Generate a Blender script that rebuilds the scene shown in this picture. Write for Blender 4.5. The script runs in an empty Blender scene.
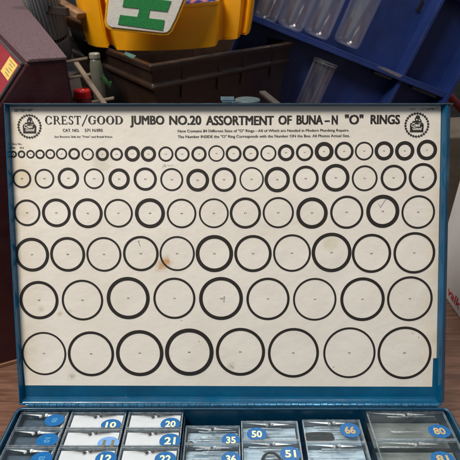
import bpy, math, random
from mathutils import Vector
random.seed(7)
S = 0.001                      # the script is written in millimetres
sc = bpy.context.scene
col = sc.collection

# ------------------------------------------------------------------ camera
PITCH = math.radians(28.5); sn, cs = math.sin(PITCH), math.cos(PITCH)
CH = 431.0; FPX = 460.0
cam = bpy.data.objects.new('camera', bpy.data.cameras.new('camera')); col.objects.link(cam)
cam.location = (0, 0, CH*S); cam.rotation_euler = (math.radians(90)-PITCH, 0, 0)
cam.data.sensor_width = 36; cam.data.lens = 36
cam.data.clip_start = 0.01; cam.data.clip_end = 200
cam.data.dof.use_dof = True; cam.data.dof.focus_distance = 0.46; cam.data.dof.aperture_fstop = 14
sc.camera = cam
# ------------------------------------------------------------------ light
sc.cycles.transparent_max_bounces = 24
sc.view_settings.view_transform = 'Standard'; sc.view_settings.look = 'None'
sc.view_settings.exposure = 0.0; sc.view_settings.gamma = 1
W = bpy.data.worlds.new('World'); sc.world = W; W.use_nodes = True
bg = W.node_tree.nodes['Background']; bg.inputs[0].default_value = (0.90, 0.95, 1.0, 1); bg.inputs[1].default_value = 0.20
def area(name, loc, target, size, power, colr):
    d = bpy.data.lights.new(name, 'AREA'); d.shape = 'RECTANGLE'; d.size = size[0]; d.size_y = size[1]
    d.energy = power; d.color = colr
    o = bpy.data.objects.new(name, d); col.objects.link(o); o.location = loc
    o.rotation_euler = (Vector(target)-Vector(loc)).to_track_quat('-Z', 'Y').to_euler()
    return o
area('lamp_overhead', (-0.75, -0.15, 1.75), (0, 0.4, 0.15), (0.7, 0.55), 33, (1.0, 0.93, 0.84))
area('fill_behind', (0.35, 0.95, 1.9), (0.05, 0.85, 0.2), (0.7, 0.4), 16, (1.0, 0.95, 0.88))  # added fill lamp: brightens the background and its glints

# ------------------------------------------------------------------ helpers
def lin(c):
    c = c/255.0
    return c/12.92 if c <= 0.04045 else ((c+0.055)/1.055)**2.4
def rgb(r, g, b): return (lin(r), lin(g), lin(b), 1)
def ray(px, py):
    a = (px-230)/FPX; b = -(py-230)/FPX
    return (a, cs+sn*b, -sn+cs*b)
def onZ(px, py, z):
    d = ray(px, py); t = (z-CH)/d[2]; return (d[0]*t, d[1]*t, z)
def onY(px, py, Y):
    d = ray(px, py); t = Y/d[1]; return (d[0]*t, Y, CH+d[2]*t)
def onX(px, py, X):
    d = ray(px, py); t = X/d[0]; return (X, d[1]*t, CH+d[2]*t)
# lid frame: u right, v up along the lid, w out of the lid
T = math.radians(5)
def camvec(x, y, z): return Vector((x, y*sn+z*cs, y*cs-z*sn))   # camera right/up/forward -> world
LP = Vector((0, 0, CH)) + camvec(0, -16, 460)
LU = Vector((1, 0, 0)); LV = camvec(0, math.cos(T), -math.sin(T)); LN = camvec(0, -math.sin(T), -math.cos(T))
def Lw(u, v, w=0): return tuple(LP + LU*u + LV*v + LN*w)
def lid(px, py, w=0):
    d = Vector(ray(px, py)); o = Vector((0, 0, CH)); p0 = LP + LN*w
    t = (p0-o).dot(LN)/d.dot(LN); p = o + d*t - LP
    return (p.dot(LU), p.dot(LV))

class MB:
    def __init__(s): s.v = []; s.f = []; s.m = []; s.uv = {}
    def add(s, vs, fs, m=0):
        n = len(s.v); s.v += [tuple(p) for p in vs]
        for f in fs: s.f.append([n+i for i in f]); s.m.append(m)
    def box(s, x0, x1, y0, y1, z0, z1, m=0):
        s.add([(x0,y0,z0),(x1,y0,z0),(x1,y1,z0),(x0,y1,z0),(x0,y0,z1),(x1,y0,z1),(x1,y1,z1),(x0,y1,z1)],
              [(0,3,2,1),(4,5,6,7),(0,1,5,4),(1,2,6,5),(2,3,7,6),(3,0,4,7)], m)
    def loft(s, rings, m=0, caps=True, closed=True):
        n = len(rings[0]); vs = [p for r in rings for p in r]; fs = []
        for k in range(len(rings)-1):
            for i in range(n if closed else n-1):
                j = (i+1) % n; fs.append((k*n+i, k*n+j, (k+1)*n+j, (k+1)*n+i))
        if caps: fs.append(tuple(range(n))[::-1]); fs.append(tuple((len(rings)-1)*n+i for i in range(n)))
        s.add(vs, fs, m)
    def cyl(s, p0, p1, r0, r1=None, n=16, m=0, caps=True):
        r1 = r0 if r1 is None else r1
        s.tube([p0, p1], [r0, r1], n, m, caps)
    def tube(s, pts, rs, n=12, m=0, caps=True, cyc=False):
        pts = [Vector(p) for p in pts]; rings = []; prev = None
        for k, p in enumerate(pts):
            if cyc: d = pts[(k+1) % len(pts)]-pts[k-1]
            else: d = pts[min(k+1, len(pts)-1)]-pts[max(k-1, 0)]
            if d.length < 1e-9: d = Vector((0, 0, 1))
            d.normalize()
            if prev is None:
                a = Vector((0, 0, 1)) if abs(d.z) < .9 else Vector((1, 0, 0)); x = d.cross(a).normalized()
            else: x = (prev-d*prev.dot(d)).normalized()
            prev = x; y = d.cross(x); r = rs[k] if isinstance(rs, (list, tuple)) else rs
            rings.append([tuple(p+x*(r*math.cos(2*math.pi*i/n))+y*(r*math.sin(2*math.pi*i/n))) for i in range(n)])
        if cyc: rings.append(rings[0]); caps = False
        s.loft(rings, m, caps)
    def build(s, name, mats, parent=None, smooth=False, bevel=0, seg=2):
        me = bpy.data.meshes.new(name)
        o = bpy.data.objects.new(name, me); col.objects.link(o)
        off = Vector((0, 0, 0))
        if parent is not None:
            o.parent = parent; p = parent
            while p is not None: off += p.location; p = p.parent
        me.from_pydata([tuple(Vector(p)*S-off) for p in s.v], [], s.f); me.validate(clean_customdata=False)
        for m_ in (mats if isinstance(mats, (list, tuple)) else [mats]): me.materials.append(m_)
        if len(me.polygons) == len(s.m): me.polygons.foreach_set('material_index', s.m)
        if s.uv:
            ul = me.uv_layers.new(name='UVMap')
            for l in me.loops: ul.data[l.index].uv = s.uv.get(l.vertex_index, (0, 0))
        if smooth: me.shade_smooth()
        if smooth == 'auto': me.set_sharp_from_angle(angle=math.radians(35))
        me.update()
        if bevel:
            b = o.modifiers.new('bevel', 'BEVEL'); b.width = bevel*S; b.segments = seg; b.limit_method = 'ANGLE'; b.angle_limit = math.radians(40)
        return o
def tag(o, label, cat, group=None, kind=None):
    if label: o['label'] = label
    if cat: o['category'] = cat
    if group: o['group'] = group
    if kind: o['kind'] = kind
    return o
def thing(name, loc, label, cat, group=None):
    o = bpy.data.objects.new(name, None); col.objects.link(o); o.location = Vector(loc)*S; o.empty_display_size = 0.02
    return tag(o, label, cat, group)
def copy_tree(o, parent=None):
    c = o.copy(); col.objects.link(c); c.parent = parent
    for ch in list(o.children): copy_tree(ch, c)
    return c

def mat(name, c, rough=.5, metal=0, var=.15, scale=40, bump=0, bscale=None, c2=None, spec=.5, coat=0, rvar=0.15, detail=6, stretch=None, thr=(.35, .7), chips=None):
    m = bpy.data.materials.new(name); m.use_nodes = True; nt = m.node_tree; N = nt.nodes; K = nt.links
    b = N['Principled BSDF']; b.inputs['Roughness'].default_value = rough; b.inputs['Metallic'].default_value = metal
    b.inputs['Specular IOR Level'].default_value = spec; b.inputs['Coat Weight'].default_value = coat
    tc = N.new('ShaderNodeTexCoord'); mp = N.new('ShaderNodeMapping'); K.new(tc.outputs['Object'], mp.inputs[0])
    if stretch: mp.inputs['Scale'].default_value = stretch[:3]; mp.inputs['Rotation'].default_value = (0, 0, stretch[3] if len(stretch) > 3 else 0)
    no = N.new('ShaderNodeTexNoise'); no.inputs['Scale'].default_value = scale; no.inputs['Detail'].default_value = detail; no.inputs['Roughness'].default_value = .65
    K.new(mp.outputs[0], no.inputs['Vector'])
    rp = N.new('ShaderNodeValToRGB'); rp.color_ramp.elements[0].position = thr[0]; rp.color_ramp.elements[1].position = thr[1]
    if c2 is None:
        rp.color_ramp.elements[0].color = tuple(x*(1-var) for x in c[:3])+(1,); rp.color_ramp.elements[1].color = tuple(min(1, x*(1+var)) for x in c[:3])+(1,)
    else: rp.color_ramp.elements[0].color = c; rp.color_ramp.elements[1].color = c2
    K.new(no.outputs['Fac'], rp.inputs[0]); K.new(rp.outputs[0], b.inputs['Base Color'])
    if chips:
        cn_ = N.new('ShaderNodeTexNoise'); cn_.inputs['Scale'].default_value = chips[1]; cn_.inputs['Detail'].default_value = 9; cn_.inputs['Roughness'].default_value = .8; K.new(mp.outputs[0], cn_.inputs['Vector'])
        cr_ = N.new('ShaderNodeMapRange'); cr_.inputs['From Min'].default_value = chips[2]; cr_.inputs['From Max'].default_value = chips[2]+.03; K.new(cn_.outputs['Fac'], cr_.inputs[0])
        cm_ = N.new('ShaderNodeMix'); cm_.data_type = 'RGBA'; K.new(cr_.outputs[0], cm_.inputs[0]); K.new(rp.outputs[0], cm_.inputs[6]); cm_.inputs[7].default_value = chips[0]; K.new(cm_.outputs[2], b.inputs['Base Color'])
    if rvar:
        n2 = N.new('ShaderNodeTexNoise'); n2.inputs['Scale'].default_value = scale*2.3; n2.inputs['Detail'].default_value = 4; K.new(mp.outputs[0], n2.inputs['Vector'])
        mr = N.new('ShaderNodeMapRange'); mr.inputs['From Min'].default_value = .3; mr.inputs['From Max'].default_value = .7
        mr.inputs['To Min'].default_value = max(.03, rough-rvar); mr.inputs['To Max'].default_value = min(1, rough+rvar)
        K.new(n2.outputs['Fac'], mr.inputs[0]); K.new(mr.outputs[0], b.inputs['Roughness'])
    if bump:
        n3 = N.new('ShaderNodeTexNoise'); n3.inputs['Scale'].default_value = bscale or scale*4; n3.inputs['Detail'].default_value = 5; K.new(mp.outputs[0], n3.inputs['Vector'])
        bp = N.new('ShaderNodeBump'); bp.inputs['Strength'].default_value = bump; bp.inputs['Distance'].default_value = .001
        K.new(n3.outputs['Fac'], bp.inputs['Height']); K.new(bp.outputs[0], b.inputs['Normal'])
    return m
def clear(name, tint, gloss=.10, rough=.08, bump=.3, scale=90, haze=0.0, hcol=(.5, .55, .6, 1), streak=None, rim=0):
    """thin clear plastic: mostly straight through, Fresnel gloss, a little haze for scuffs and painted brightness"""
    m = bpy.data.materials.new(name); m.use_nodes = True; nt = m.node_tree; N = nt.nodes; K = nt.links
    N.remove(N['Principled BSDF']); out = N['Material Output']
    tr = N.new('ShaderNodeBsdfTransparent'); tr.inputs[0].default_value = tint
    gl = N.new('ShaderNodeBsdfGlossy'); gl.inputs['Roughness'].default_value = rough; gl.inputs['Color'].default_value = (1, 1, 1, 1)
    fr = N.new('ShaderNodeFresnel'); fr.inputs[0].default_value = 1.5
    ad = N.new('ShaderNodeMath'); ad.operation = 'ADD'; ad.inputs[1].default_value = gloss
    ge = N.new('ShaderNodeNewGeometry'); iv = N.new('ShaderNodeMath'); iv.operation = 'SUBTRACT'; iv.inputs[0].default_value = 1; K.new(ge.outputs['Backfacing'], iv.inputs[1])
    mu = N.new('ShaderNodeMath'); mu.operation = 'MULTIPLY'; K.new(fr.outputs[0], mu.inputs[0]); K.new(iv.outputs[0], mu.inputs[1]); K.new(mu.outputs[0], ad.inputs[0])
    tc = N.new('ShaderNodeTexCoord'); mp = N.new('ShaderNodeMapping'); K.new(tc.outputs['Object'], mp.inputs[0]); mp.inputs['Scale'].default_value = streak or (1, 1, 1)
    no = N.new('ShaderNodeTexNoise'); no.inputs['Scale'].default_value = scale; no.inputs['Detail'].default_value = 4
    K.new(mp.outputs[0], no.inputs['Vector'])
    bp = N.new('ShaderNodeBump'); bp.inputs['Strength'].default_value = bump; bp.inputs['Distance'].default_value = .001
    K.new(no.outputs['Fac'], bp.inputs['Height']); K.new(bp.outputs[0], gl.inputs['Normal'])
    mx = N.new('ShaderNodeMixShader'); K.new(ad.outputs[0], mx.inputs[0]); K.new(tr.outputs[0], mx.inputs[1]); K.new(gl.outputs[0], mx.inputs[2])
    di = N.new('ShaderNodeBsdfDiffuse'); di.inputs[0].default_value = hcol
    n2 = N.new('ShaderNodeTexNoise'); n2.inputs['Scale'].default_value = scale*1.1; n2.inputs['Detail'].default_value = 4; K.new(mp.outputs[0], n2.inputs['Vector'])
    mr = N.new('ShaderNodeMapRange'); mr.inputs['From Min'].default_value = .35; mr.inputs['From Max'].default_value = .75; mr.inputs['To Min'].default_value = haze*.4; mr.inputs['To Max'].default_value = haze*2.2
    K.new(n2.outputs['Fac'], mr.inputs[0])
    hz = mr.outputs[0]
    if rim:  # pale diffuse colour painted at grazing edges as a bright rim reflection
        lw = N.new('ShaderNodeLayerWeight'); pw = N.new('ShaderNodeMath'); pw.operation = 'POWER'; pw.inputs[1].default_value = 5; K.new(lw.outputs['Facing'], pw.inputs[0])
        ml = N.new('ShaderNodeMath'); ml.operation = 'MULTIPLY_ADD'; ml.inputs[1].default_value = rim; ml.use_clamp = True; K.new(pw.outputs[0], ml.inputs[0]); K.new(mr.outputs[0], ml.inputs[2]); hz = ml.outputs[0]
    m2 = N.new('ShaderNodeMixShader'); K.new(hz, m2.inputs[0]); K.new(mx.outputs[0], m2.inputs[1]); K.new(di.outputs[0], m2.inputs[2])
    K.new(m2.outputs[0], out.inputs[0]); return m

M = {}
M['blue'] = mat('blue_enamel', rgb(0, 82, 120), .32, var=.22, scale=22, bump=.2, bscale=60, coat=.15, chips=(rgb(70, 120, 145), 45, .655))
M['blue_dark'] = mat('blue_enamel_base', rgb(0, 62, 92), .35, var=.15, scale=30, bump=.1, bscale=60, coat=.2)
M['steel'] = mat('rim_highlight_steel', rgb(128, 150, 165), .35, .6, var=.2, scale=80)
M['hinge'] = mat('hinge_steel', rgb(52, 112, 150), .3, .5, var=.3, scale=120)
M['ink'] = mat('black_ink', rgb(40, 36, 34), .6, var=.18, scale=150, rvar=0)
M['pen'] = mat('blue_pen', rgb(88, 110, 150), .6, rvar=0)
M['smear'] = mat('grey_smear', rgb(128, 134, 138), .7, rvar=0, var=.2, scale=200)
M['rubber'] = mat('black_rubber', rgb(18, 17, 20), .5, spec=.15, var=.2, rvar=.1)
M['clear'] = clear('clear_plastic', (.97, .985, .99, 1), .0, .05, .15, 90, .02, (.45, .58, .68, 1), (.5, 1.5, 1))
M['clear_lid'] = clear('clear_lid', (.97, .985, .99, 1), .0, .04, .08, 40, .015, (.40, .54, .66, 1), (1.2, 2, 1))
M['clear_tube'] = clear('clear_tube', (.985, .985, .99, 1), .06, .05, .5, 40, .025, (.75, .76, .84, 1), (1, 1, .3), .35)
M['clear_pale'] = clear('clear_pale', (.94, .97, .99, 1), .0, .05, .4, 70, .018, (.50, .70, .82, 1), (.25, 2.2, 1))
M['clear_grey'] = clear('clear_grey', (.97, .98, .98, 1), .0, .05, .2, 40, .02, (.50, .58, .58, 1), (.8, 1.5, 1))
M['edge'] = clear('plastic_edge', (.80, .86, .9, 1), .16, .12, .3, 200, .14, (.6, .68, .74, 1))
M['glint'] = mat('white_glint', rgb(214, 222, 228), .1, .1, var=.4, scale=300)  # opaque near-white: glints and hinge streaks put into the colour
M['fill_pale'] = mat('pale_fill_sheet', rgb(122, 150, 168), .3, c2=rgb(206, 218, 226), scale=110, stretch=(.3, 1.8, 1), thr=(.36, .62))  # lit box interior and its bright streaks put into the colour
M['fill_grey'] = mat('grey_fill_sheet', rgb(84, 92, 92), .4, c2=rgb(150, 158, 158), scale=30, stretch=(.5, 1.5, 1))  # lit interior of the large boxes put into the colour
M['fill_dark'] = mat('dark_fill_sheet', rgb(44, 62, 78), .4, c2=rgb(86, 104, 120), scale=30, stretch=(1, 2, 1, .8))  # dim interior tone with diagonal reflection streaks painted in
M['lug_streak_pale'] = mat('pale_lug_streak', rgb(172, 178, 182), .2, .1, var=.4, scale=300)  # pale tone painted for hinge reflections over the darker boxes
M['white'] = mat('white_insert', rgb(216, 218, 222), .6, var=.05, scale=60, bump=.1)
M['sticker'] = mat('blue_sticker', rgb(4, 98, 164), .4, var=.06, scale=200)
M['sticker_pale'] = mat('pale_sticker', rgb(112, 158, 215), .4, var=.06, scale=200)
M['cream'] = mat('cream_digits', rgb(240, 238, 190), .5, rvar=0, var=.05)
M['gold'] = mat('gold_digits', rgb(196, 168, 110), .45, rvar=0, var=.2, scale=300)
M['olive'] = mat('olive_digits', rgb(110, 110, 80), .45, rvar=0, var=.2, scale=300)
M['navy'] = mat('faded_digits', rgb(84, 150, 196), .45, rvar=0, var=.2, scale=300)

# paper
def paper_mat():
    m = bpy.data.materials.new('chart_paper'); m.use_nodes = True; nt = m.node_tree; N = nt.nodes; K = nt.links
    b = N['Principled BSDF']; b.inputs['Roughness'].default_value = .42; b.inputs['Specular IOR Level'].default_value = .35
    uv = N.new('ShaderNodeUVMap'); uv.uv_map = 'UVMap'
    def noise(sc_, d=5, r=.6):
        n = N.new('ShaderNodeTexNoise'); n.inputs['Scale'].default_value = sc_; n.inputs['Detail'].default_value = d; n.inputs['Roughness'].default_value = r
        K.new(uv.outputs[0], n.inputs['Vector']); return n.outputs['Fac']
    def rng(x, a, c, lo=0, hi=1):
        r = N.new('ShaderNodeMapRange'); r.inputs['From Min'].default_value = a; r.inputs['From Max'].default_value = c
        r.inputs['To Min'].default_value = lo; r.inputs['To Max'].default_value = hi; K.new(x, r.inputs[0]); return r.outputs[0]
    def mix(f, a, c):
        x = N.new('ShaderNodeMix'); x.data_type = 'RGBA'; K.new(f, x.inputs[0])
        for k, q in ((6, a), (7, c)):
            if isinstance(q, tuple): x.inputs[k].default_value = q
            else: K.new(q, x.inputs[k])
        return x.outputs[2]
    def math_(op, a, c):
        x = N.new('ShaderNodeMath'); x.operation = op; x.use_clamp = True
        for k, q in ((0, a), (1, c)):
            if isinstance(q, (int, float)): x.inputs[k].default_value = q
            else: K.new(q, x.inputs[k])
        return x.outputs[0]
    base = mix(rng(noise(1.1, 4), .35, .7), rgb(234, 229, 219), rgb(242, 238, 230))
    base = mix(rng(noise(26, 8, .75), .56, .8, 0, .30), base, rgb(170, 158, 138))
    sx = N.new('ShaderNodeSeparateXYZ'); K.new(uv.outputs[0], sx.inputs[0])
    base = mix(math_('MULTIPLY', rng(sx.outputs[0], -1.85, -2.13, 0, .55), rng(noise(5, 6), .25, .7)), base, rgb(205, 180, 135))
    base = mix(math_('MULTIPLY', rng(sx.outputs[0], 1.9, 2.1, 0, .6), rng(noise(4, 6), .3, .65)), base, rgb(224, 200, 160))
    def spot(px, py, rad, cl, amt, ns=14, soft=.5):
        nonlocal base
        u, v = lid(px, py)
        d = N.new('ShaderNodeVectorMath'); d.operation = 'DISTANCE'; K.new(uv.outputs[0], d.inputs[0]); d.inputs[1].default_value = (u/100, v/100, 0)
        r = rng(d.outputs['Value'], rad/100, rad*soft/100)
        w = math_('ADD', r, rng(noise(ns, 6, .7), .3, .7, -.75, .5))
        base = mix(math_('MULTIPLY', math_('MULTIPLY', w, r), amt), base, cl)
    spot(166, 262, 10, rgb(200, 146, 80), 1.0, 28, .2)
    spot(161, 266, 10, rgb(200, 150, 92), .8, 30, .2)
    spot(331, 243, 12, rgb(212, 205, 172), .5, 9)
    spot(60, 314, 5, rgb(185, 150, 110), .7, 30, .1)
    spot(70, 311, 5, rgb(190, 170, 130), .4, 30, .1)
    spot(41, 309, 6, rgb(190, 175, 145), .6, 30, .1)
    spot(24, 180, 14, rgb(215, 190, 140), .35, 16)
    spot(103, 162, 16, rgb(205, 196, 176), .5, 9)
    spot(72, 376, 8, rgb(170, 162, 150), .7, 34, .05)
    spot(231, 366, 8, rgb(170, 162, 150), .7, 34, .05)
    K.new(base, b.inputs['Base Color'])
    bp = N.new('ShaderNodeBump'); bp.inputs['Strength'].default_value = .5; bp.inputs['Distance'].default_value = .004; K.new(noise(1.6, 5, .55), bp.inputs['Height']); K.new(bp.outputs[0], b.inputs['Normal'])
    return m
M['paper'] = paper_mat()

# ------------------------------------------------------------------ the setting
def wood_mat():
    m = bpy.data.materials.new('table_wood'); m.use_nodes = True; nt = m.node_tree; N = nt.nodes; K = nt.links
    b = N['Principled BSDF']; b.inputs['Roughness'].default_value = .45
    tc = N.new('ShaderNodeTexCoord'); mp = N.new('ShaderNodeMapping'); mp.inputs['Rotation'].default_value = (0, 0, math.radians(-28)); mp.inputs['Scale'].default_value = (9, 90, 20)
    K.new(tc.outputs['Object'], mp.inputs[0])
    n = N.new('ShaderNodeTexNoise'); n.inputs['Scale'].default_value = 1.6; n.inputs['Detail'].default_value = 8; n.inputs['Roughness'].default_value = .7; n.inputs['Distortion'].default_value = .6
    K.new(mp.outputs[0], n.inputs['Vector'])
    r = N.new('ShaderNodeValToRGB'); e = r.color_ramp.elements; e[0].position = .3; e[0].color = rgb(74, 48, 36); e[1].position = .72; e[1].color = rgb(146, 108, 90)
    q = e.new(.5); q.color = rgb(112, 78, 62); K.new(n.outputs['Fac'], r.inputs[0]); K.new(r.outputs[0], b.inputs['Base Color'])
    bp = N.new('ShaderNodeBump'); bp.inputs['Strength'].default_value = .3; bp.inputs['Distance'].default_value = .001; K.new(n.outputs['Fac'], bp.inputs['Height']); K.new(bp.outputs[0], b.inputs['Normal'])
    return m
b = MB(); b.box(-1400, 1400, -200, 1500, -35, 0)
tag(b.build('table_top', wood_mat(), bevel=3), None, None, kind='structure')
b = MB(); b.box(-30000, 30000, -20000, 60000, -800, -780)
tag(b.build('floor', mat('concrete', rgb(40, 35, 32), .8, var=.5, scale=3)), None, None, kind='structure')

# ------------------------------------------------------------------ the metal case
case = thing('parts_case', (0, 170, 0), 'open blue metal case on the wooden table, lid raised and lined with a ring chart', 'case')
# lid outline on the lid plane
TLu, TLv = lid(6.5, 104.2, 0)[0], lid(230, 105.6)[1]
uTL, uTR = -214.4, 205.8
uBL, uBR = -211.6, 211.8
vT = lid(230, 104.7, 8)[1]; vB = lid(230, 399.5)[1]
def sheet(m_, pts2, w0, w1, mi=0):   # vertical wall of the lid through (u,v) points
    pass
lm = MB()
RT = 1.0
def uL(v):   # left wall, very slightly bowed
    t = (vT-v)/(vT-vB); return uTL + (uBL-uTL)*(t**1.6)
def uR(v):
    t = (vT-v)/(vT-vB); return uTR + (uBR-uTR)*t
NV = 14; vs_ = [vT+(vB-vT)*k/NV for k in range(NV+1)]
# back panel
for k in range(NV):
    a, c = vs_[k], vs_[k+1]
    lm.add([Lw(uL(a), a), Lw(uR(a), a), Lw(uR(c), c), Lw(uL(c), c), Lw(uL(a), a, -1), Lw(uR(a), a, -1), Lw(uR(c), c, -1), Lw(uL(c), c, -1)], [(0, 3, 2, 1), (4, 5, 6, 7)])
D = 8.0
# left wall: inner skin, rolled edge, outer skin
rings = []
for a in vs_:
    u = uL(a); rings.append([Lw(u, a, 0), Lw(u-.6, a, 3), Lw(u-.8, a, D-1), Lw(u-1.1, a, D), Lw(u-1.9, a, D), Lw(u-2.3, a, D-1), Lw(u-1.8, a, -1.2), Lw(u, a, -1.2)])
lm.loft(rings)
rings = []
for a in vs_:
    u = uR(a); rings.append([Lw(u, a, 0), Lw(u+.6, a, 3), Lw(u+1.6, a, D-1.5), Lw(u+2.2, a, D-.2), Lw(u+3.0, a, D-.6), Lw(u+7.4, a, D-4.6), Lw(u+8.2, a, D-6.4), Lw(u+7.2, a, -1.2), Lw(u, a, -1.2)])
lm.loft(rings)
# top wall and bottom wall (bottom wall rounded into the panel)
def hwall(prof, uA, uB, name_rings=None):
    r0 = [Lw(uA, v, w) for v, w in prof]; r1 = [Lw(uB, v, w) for v, w in prof]
    lm.loft([r0, r1])
hwall([(vT, 0), (vT+.2, 4), (vT+.3, D-1), (vT+.5, D+.1), (vT+1.2, D+.1), (vT+1.5, D-1), (vT+1.2, -1.3), (vT, -1.3)], uTL-2.2, uTR+7.9)
hwall([(vB+3, .15), (vB+1, .9), (vB, 3), (vB-.4, D-1), (vB-1, D+.1), (vB-2, D+.1), (vB-2.4, D-1), (vB-2, -1.4), (vB+3, -1.4)], uBL-1.8, uBR+2.6)
lidob = lm.build('lid', M['blue'], case)
# top edge rim, its bright highlight line put into the colour
r = MB(); r.loft([[Lw(uTL-2.1, vT+.6, D+.15), Lw(uTL-2.1, vT+1.3, D+.15), Lw(uTL-2.1, vT+1.6, D-.8), Lw(uTL-2.1, vT+1.4, D+.5)],
                  [Lw(uTR+7.7, vT+.6, D+.15), Lw(uTR+7.7, vT+1.3, D+.15), Lw(uTR+7.7, vT+1.6, D-.8), Lw(uTR+7.7, vT+1.4, D+.5)]])
r.build('rim', M['steel'], lidob)
# fine dents/pressed line near the bottom of the lid panel
r = MB()
vb = lid(230, 401.2, 6)[1]
r.loft([[Lw(uBL+1, vB-.2, 6.0), Lw(uBL+1, vB+.5, 6.4), Lw(uBL+1, vB-.2, 6.9)], [Lw(uBR-1, vB-.2, 6.0), Lw(uBR-1, vB+.5, 6.4), Lw(uBR-1, vB-.2, 6.9)]])
r.build('pressed_seam', M['blue'], lidob)
# latch on the top edge
r = MB()
ul, vl = lid(228, 101, D)
for (a0, a1, b0, b1, w0, w1) in [(-7, 6, 3.4, 7.4, -1, D+1.5), (-5.5, 4, 1.7, 3.4, D-3, D+.9), (4, 9, 1.7, 2.8, D-3, D+1.2)]:
    r.loft([[Lw(ul+a0, vT+b0, w0), Lw(ul+a1, vT+b0, w0), Lw(ul+a1, vT+b1, w0), Lw(ul+a0, vT+b1, w0)], [Lw(ul+a0, vT+b0, w1), Lw(ul+a1, vT+b0, w1), Lw(ul+a1, vT+b1, w1), Lw(ul+a0, vT+b1, w1)]])
r.build('latch', mat('latch_steel', rgb(150, 185, 200), .2, .8), lidob, bevel=.5)

# ---- chart card: the paper and all that is printed on it
ch = MB(); layer = [0.45]
def cadd(pts, faces, m=1, w=None):
    w = layer[0] if w is None else w
    n = len(ch.v)
    ch.add([Lw(u, v, w) for u, v in pts], faces, m)
    for i, (u, v) in enumerate(pts): ch.uv[n+i] = (u/100, v/100)
def bump_layer(): layer[0] += .0012
px_ = [(9.6, 106.6), (440.8, 105.9), (440.3, 140), (439.2, 200), (438.0, 270), (436.4, 358), (433.0, 358.2), (432.0, 386.6), (300, 386.2), (150, 385.6), (25.2, 385.2), (20.2, 330), (16.0, 270), (12.8, 220), (10.8, 160)]
outl = [lid(*p) for p in px_]
cadd(outl, [tuple(range(len(outl)))[::-1]], 0, .35)
n0 = len(ch.v)
cadd(outl, [], 0, .1)
for i in range(len(outl)):
    j = (i+1) % len(outl); ch.f.append([i, j, n0+j, n0+i]); ch.m.append(0)
def annulus(cu, cv, r1, r0, m=1, n=72, a0=0, a1=2*math.pi):
    full = abs(a1-a0-2*math.pi) < 1e-6; pts = []; f = []
    k = n if full else n+1
    for i in range(k):
        a = a0+(a1-a0)*i/n; pts += [(cu+r1*math.cos(a), cv+r1*math.sin(a)), (cu+r0*math.cos(a), cv+r0*math.sin(a))]
    for i in range(n):
        j = (i+1) % k; f.append((2*i, 2*j, 2*j+1, 2*i+1))
    cadd(pts, f, m); bump_layer()
def poly(pts, m=1): cadd(pts, [tuple(range(len(pts)))], m); bump_layer()
def ppoly(pts, m=1): poly([lid(*p) for p in pts], m)
def line(pts, wd, m=1):
    for k in range(len(pts)-1):
        (x0, y0), (x1, y1) = pts[k], pts[k+1]; L = math.hypot(x1-x0, y1-y0) or 1; nx, ny = -(y1-y0)/L*wd/2, (x1-x0)/L*wd/2
        poly([(x0+nx, y0+ny), (x0-nx, y0-ny), (x1-nx, y1-ny), (x1+nx, y1+ny)], m)
def text_geo(s, bold=0, shear=0, res=3):
    cu = bpy.data.curves.new('t', 'FONT'); cu.body = s; cu.size = 1; cu.offset = bold; cu.shear = shear; cu.resolution_u = res; cu.fill_mode = 'FRONT' if hasattr(cu, 'fill_mode') else cu.fill_mode
    o = bpy.data.objects.new('t', cu); col.objects.link(o)
    dg = bpy.context.evaluated_depsgraph_get(); me = bpy.data.meshes.new_from_object(o.evaluated_get(dg))
    vs = [(v.co.x, v.co.y) for v in me.vertices]; fs = [tuple(p.vertices) for p in me.polygons]
    bpy.data.objects.remove(o); bpy.data.curves.remove(cu); bpy.data.meshes.remove(me)
    return vs, fs
def fit_text(s, P0, P1, cap, bold=0, m=1, shear=0):
    """text running from lid point P0 to P1 (mm) along the baseline, capital height cap (mm)"""
    vs, fs = text_geo(s, bold, shear)
    x0 = min(v[0] for v in vs); x1 = max(v[0] for v in vs)
    hc, _ = text_geo('H', bold); y0 = min(v[1] for v in hc); y1 = max(v[1] for v in hc)
    dx, dy = P1[0]-P0[0], P1[1]-P0[1]; L = math.hypot(dx, dy); ex, ey = dx/L, dy/L
    out = []
    for x, y in vs:
        a = (x-x0)/(x1-x0)*L; c = (y-y0)/(y1-y0)*cap
        out.append((P0[0]+ex*a-ey*c, P0[1]+ey*a+ex*c))
    cadd(out, fs, m); bump_layer()
def ptext(s, xa, xb, yb, yt, bold=0, m=1, yb2=None):
    P0 = lid(xa, yb); P1 = lid(xb, yb if yb2 is None else yb2); cap = lid(xa, yt)[1]-P0[1]
    fit_text(s, P0, P1, cap, bold, m)

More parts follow.
